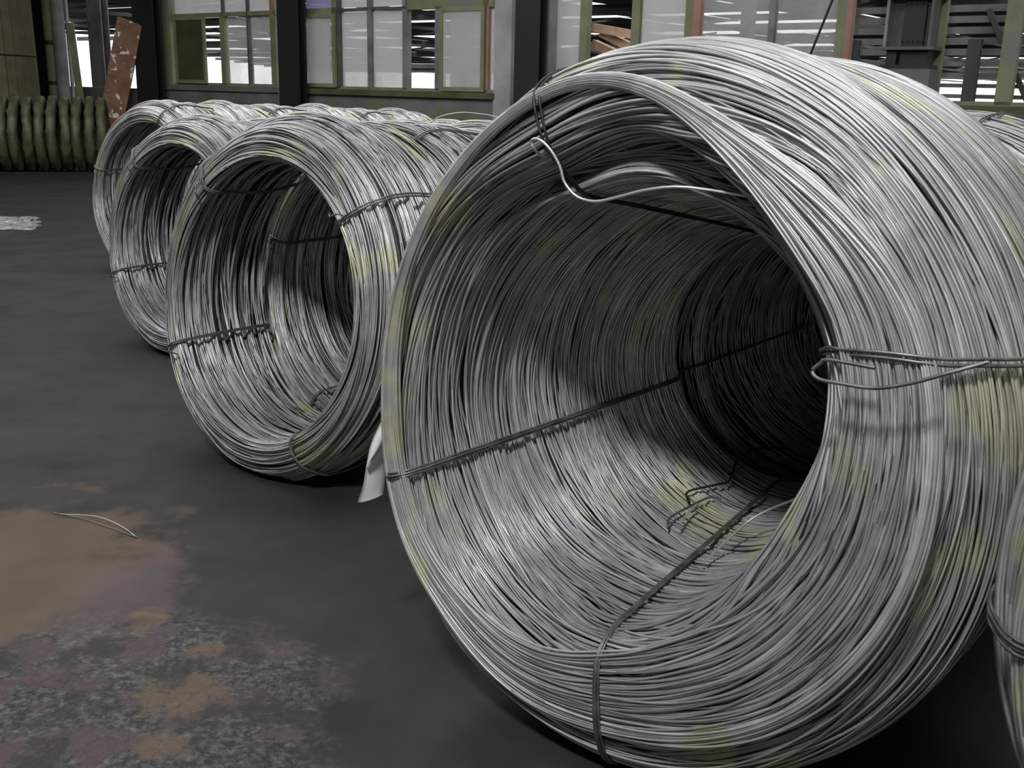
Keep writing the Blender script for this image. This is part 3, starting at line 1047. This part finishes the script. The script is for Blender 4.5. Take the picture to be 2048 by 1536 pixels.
# chain behind the big coil
for k in range(2):
    r = empty('wire_coil', (0.251 + math.sin(.612) * 1.04 * (k + 1), 1.979 + math.cos(.612) * 1.04 * (k + 1), 0), -0.612,
              label='coil seen dark through the far end of the largest coil' if k == 0 else 'last coil of the row behind the largest coil',
              category='wire coil', group='bright steel wire coils')
    r.scale = (.93, 1, .93)
    put('wire_windings', me_big2, r, kind='stuff')
    tie(big2_shape, math.radians(192), r, strands=2)
    tie(big2_shape, math.radians(80), r, strands=2)

# coil cut by the right edge
r = empty('wire_coil', (1.245, 0.93, 0), -0.72, label='steel wire coil cut off by the right edge, nearest the camera',
          category='wire coil', group='bright steel wire coils')
put('wire_windings', me_big2, r, kind='stuff')
tie(big2_shape, math.radians(187), r, strands=4, gap=.006)
tie(big2_shape, math.radians(95), r, strands=3)
r.scale = (1.02, 0.85, 1.02)
# ------------------------------------------------------------------ small things
def ribbon(name, L, Rr, m, parent=None, thick=0.0008, **props):
    L, Rr = smooth_path(L, 24), smooth_path(Rr, 24)
    n = len(L)
    W_ = 6
    rows = []
    for i in range(n):
        for j in range(W_):
            f = j / (W_ - 1)
            p_ = L[i] * (1 - f) + Rr[i] * f
            rows.append(p_ + np.array([0, -0.008 * math.sin(f * PI) * (0.4 + i / n), 0]))
    A_ = np.array(rows)
    B_ = A_ + np.array([0, thick, 0])
    F_ = []
    k = n * W_
    for i in range(n - 1):
        for j in range(W_ - 1):
            a_, b_, c_, d_ = i * W_ + j, i * W_ + j + 1, (i + 1) * W_ + j + 1, (i + 1) * W_ + j
            F_.append((a_, d_, c_, b_))
            F_.append((a_ + k, b_ + k, c_ + k, d_ + k))
    for i in range(n - 1):
        for j in (0, W_ - 1):
            a_, b_ = i * W_ + j, (i + 1) * W_ + j
            F_.append((a_, b_, b_ + k, a_ + k))
    return put(name, mesh_np(name, np.concatenate([A_, B_]), np.array(F_), [m]), parent, **props)


M_PAPER = mottled('white_plastic_strip', (0.62, 0.62, 0.63), (0.72, 0.72, 0.72), 12, 0.5)
tg = empty('paper_tag', (-0.262, 2.36, 0.592), 0, label='white folded strip hanging from the left side of the largest coil', category='tag')
ribbon('strip', [(-.033, 0, .025), (-.066, -.01, -.045), (-.078, -.015, -.10), (-.088, -.012, -.155), (-.104, 0, -.205)],
       [(-.018, 0, .005), (-.03, .005, -.03), (-.034, .012, -.10), (-.038, .012, -.155), (-.043, .006, -.185)], M_PAPER, tg)
ribbon('fold', [(-.030, -.012, .028), (-.058, -.022, -.03), (-.072, -.026, -.08), (-.078, -.02, -.105)],
       [(-.008, -.012, -.005), (-.032, -.02, -.03), (-.050, -.026, -.065), (-.074, -.022, -.10)], M_PAPER, tg)

t = empty('wire_offcuts', (-1.30, 3.06, 0), 0, label='twisted thin wire offcuts lying across the brown floor patch', category='wire scrap')
tube_obj('strand', [smooth_path([(-.17, .09, .004), (-.05, .04, .006), (.04, -.01, .004), (.16, -.085, .005)])], .0016, M_OLIVE, t)
tube_obj('strand', [smooth_path([(-.14, .07, .008), (-.02, .05, .012), (.07, .0, .008), (.15, -.075, .005)])], .0013, M_BRIGHT, t)

film = []
M_FILM = mottled('crumpled_clear_film', (0.10, 0.10, 0.10), (0.34, 0.34, 0.34), 14, 0.4)
rg = np.random.default_rng(4)
nx, ny = 18, 12
gx, gy = np.meshgrid(np.linspace(-.42, .36, nx), np.linspace(-.45, .42, ny))
gz = 0.008 + 0.025 * rg.random(gx.shape)
gz[0] = gz[-1] = 0.002
gz[:, 0] = gz[:, -1] = 0.002
V = np.stack([gx + .03 * rg.normal(size=gx.shape) + gy * -.35, gy + .03 * rg.normal(size=gx.shape), gz], -1).reshape(-1, 3)
idx = np.arange(nx * ny).reshape(ny, nx)
F = np.stack([idx[:-1, :-1], idx[:-1, 1:], idx[1:, 1:], idx[1:, :-1]], -1).reshape(-1, 4)
o = put('plastic_film', mesh_np('plastic_film', V, F, [M_FILM], smooth=False), label='crumpled pale plastic film lying on the floor by the left edge', category='film')
o.location = (-5.02, 10.25, 0)

print('done')
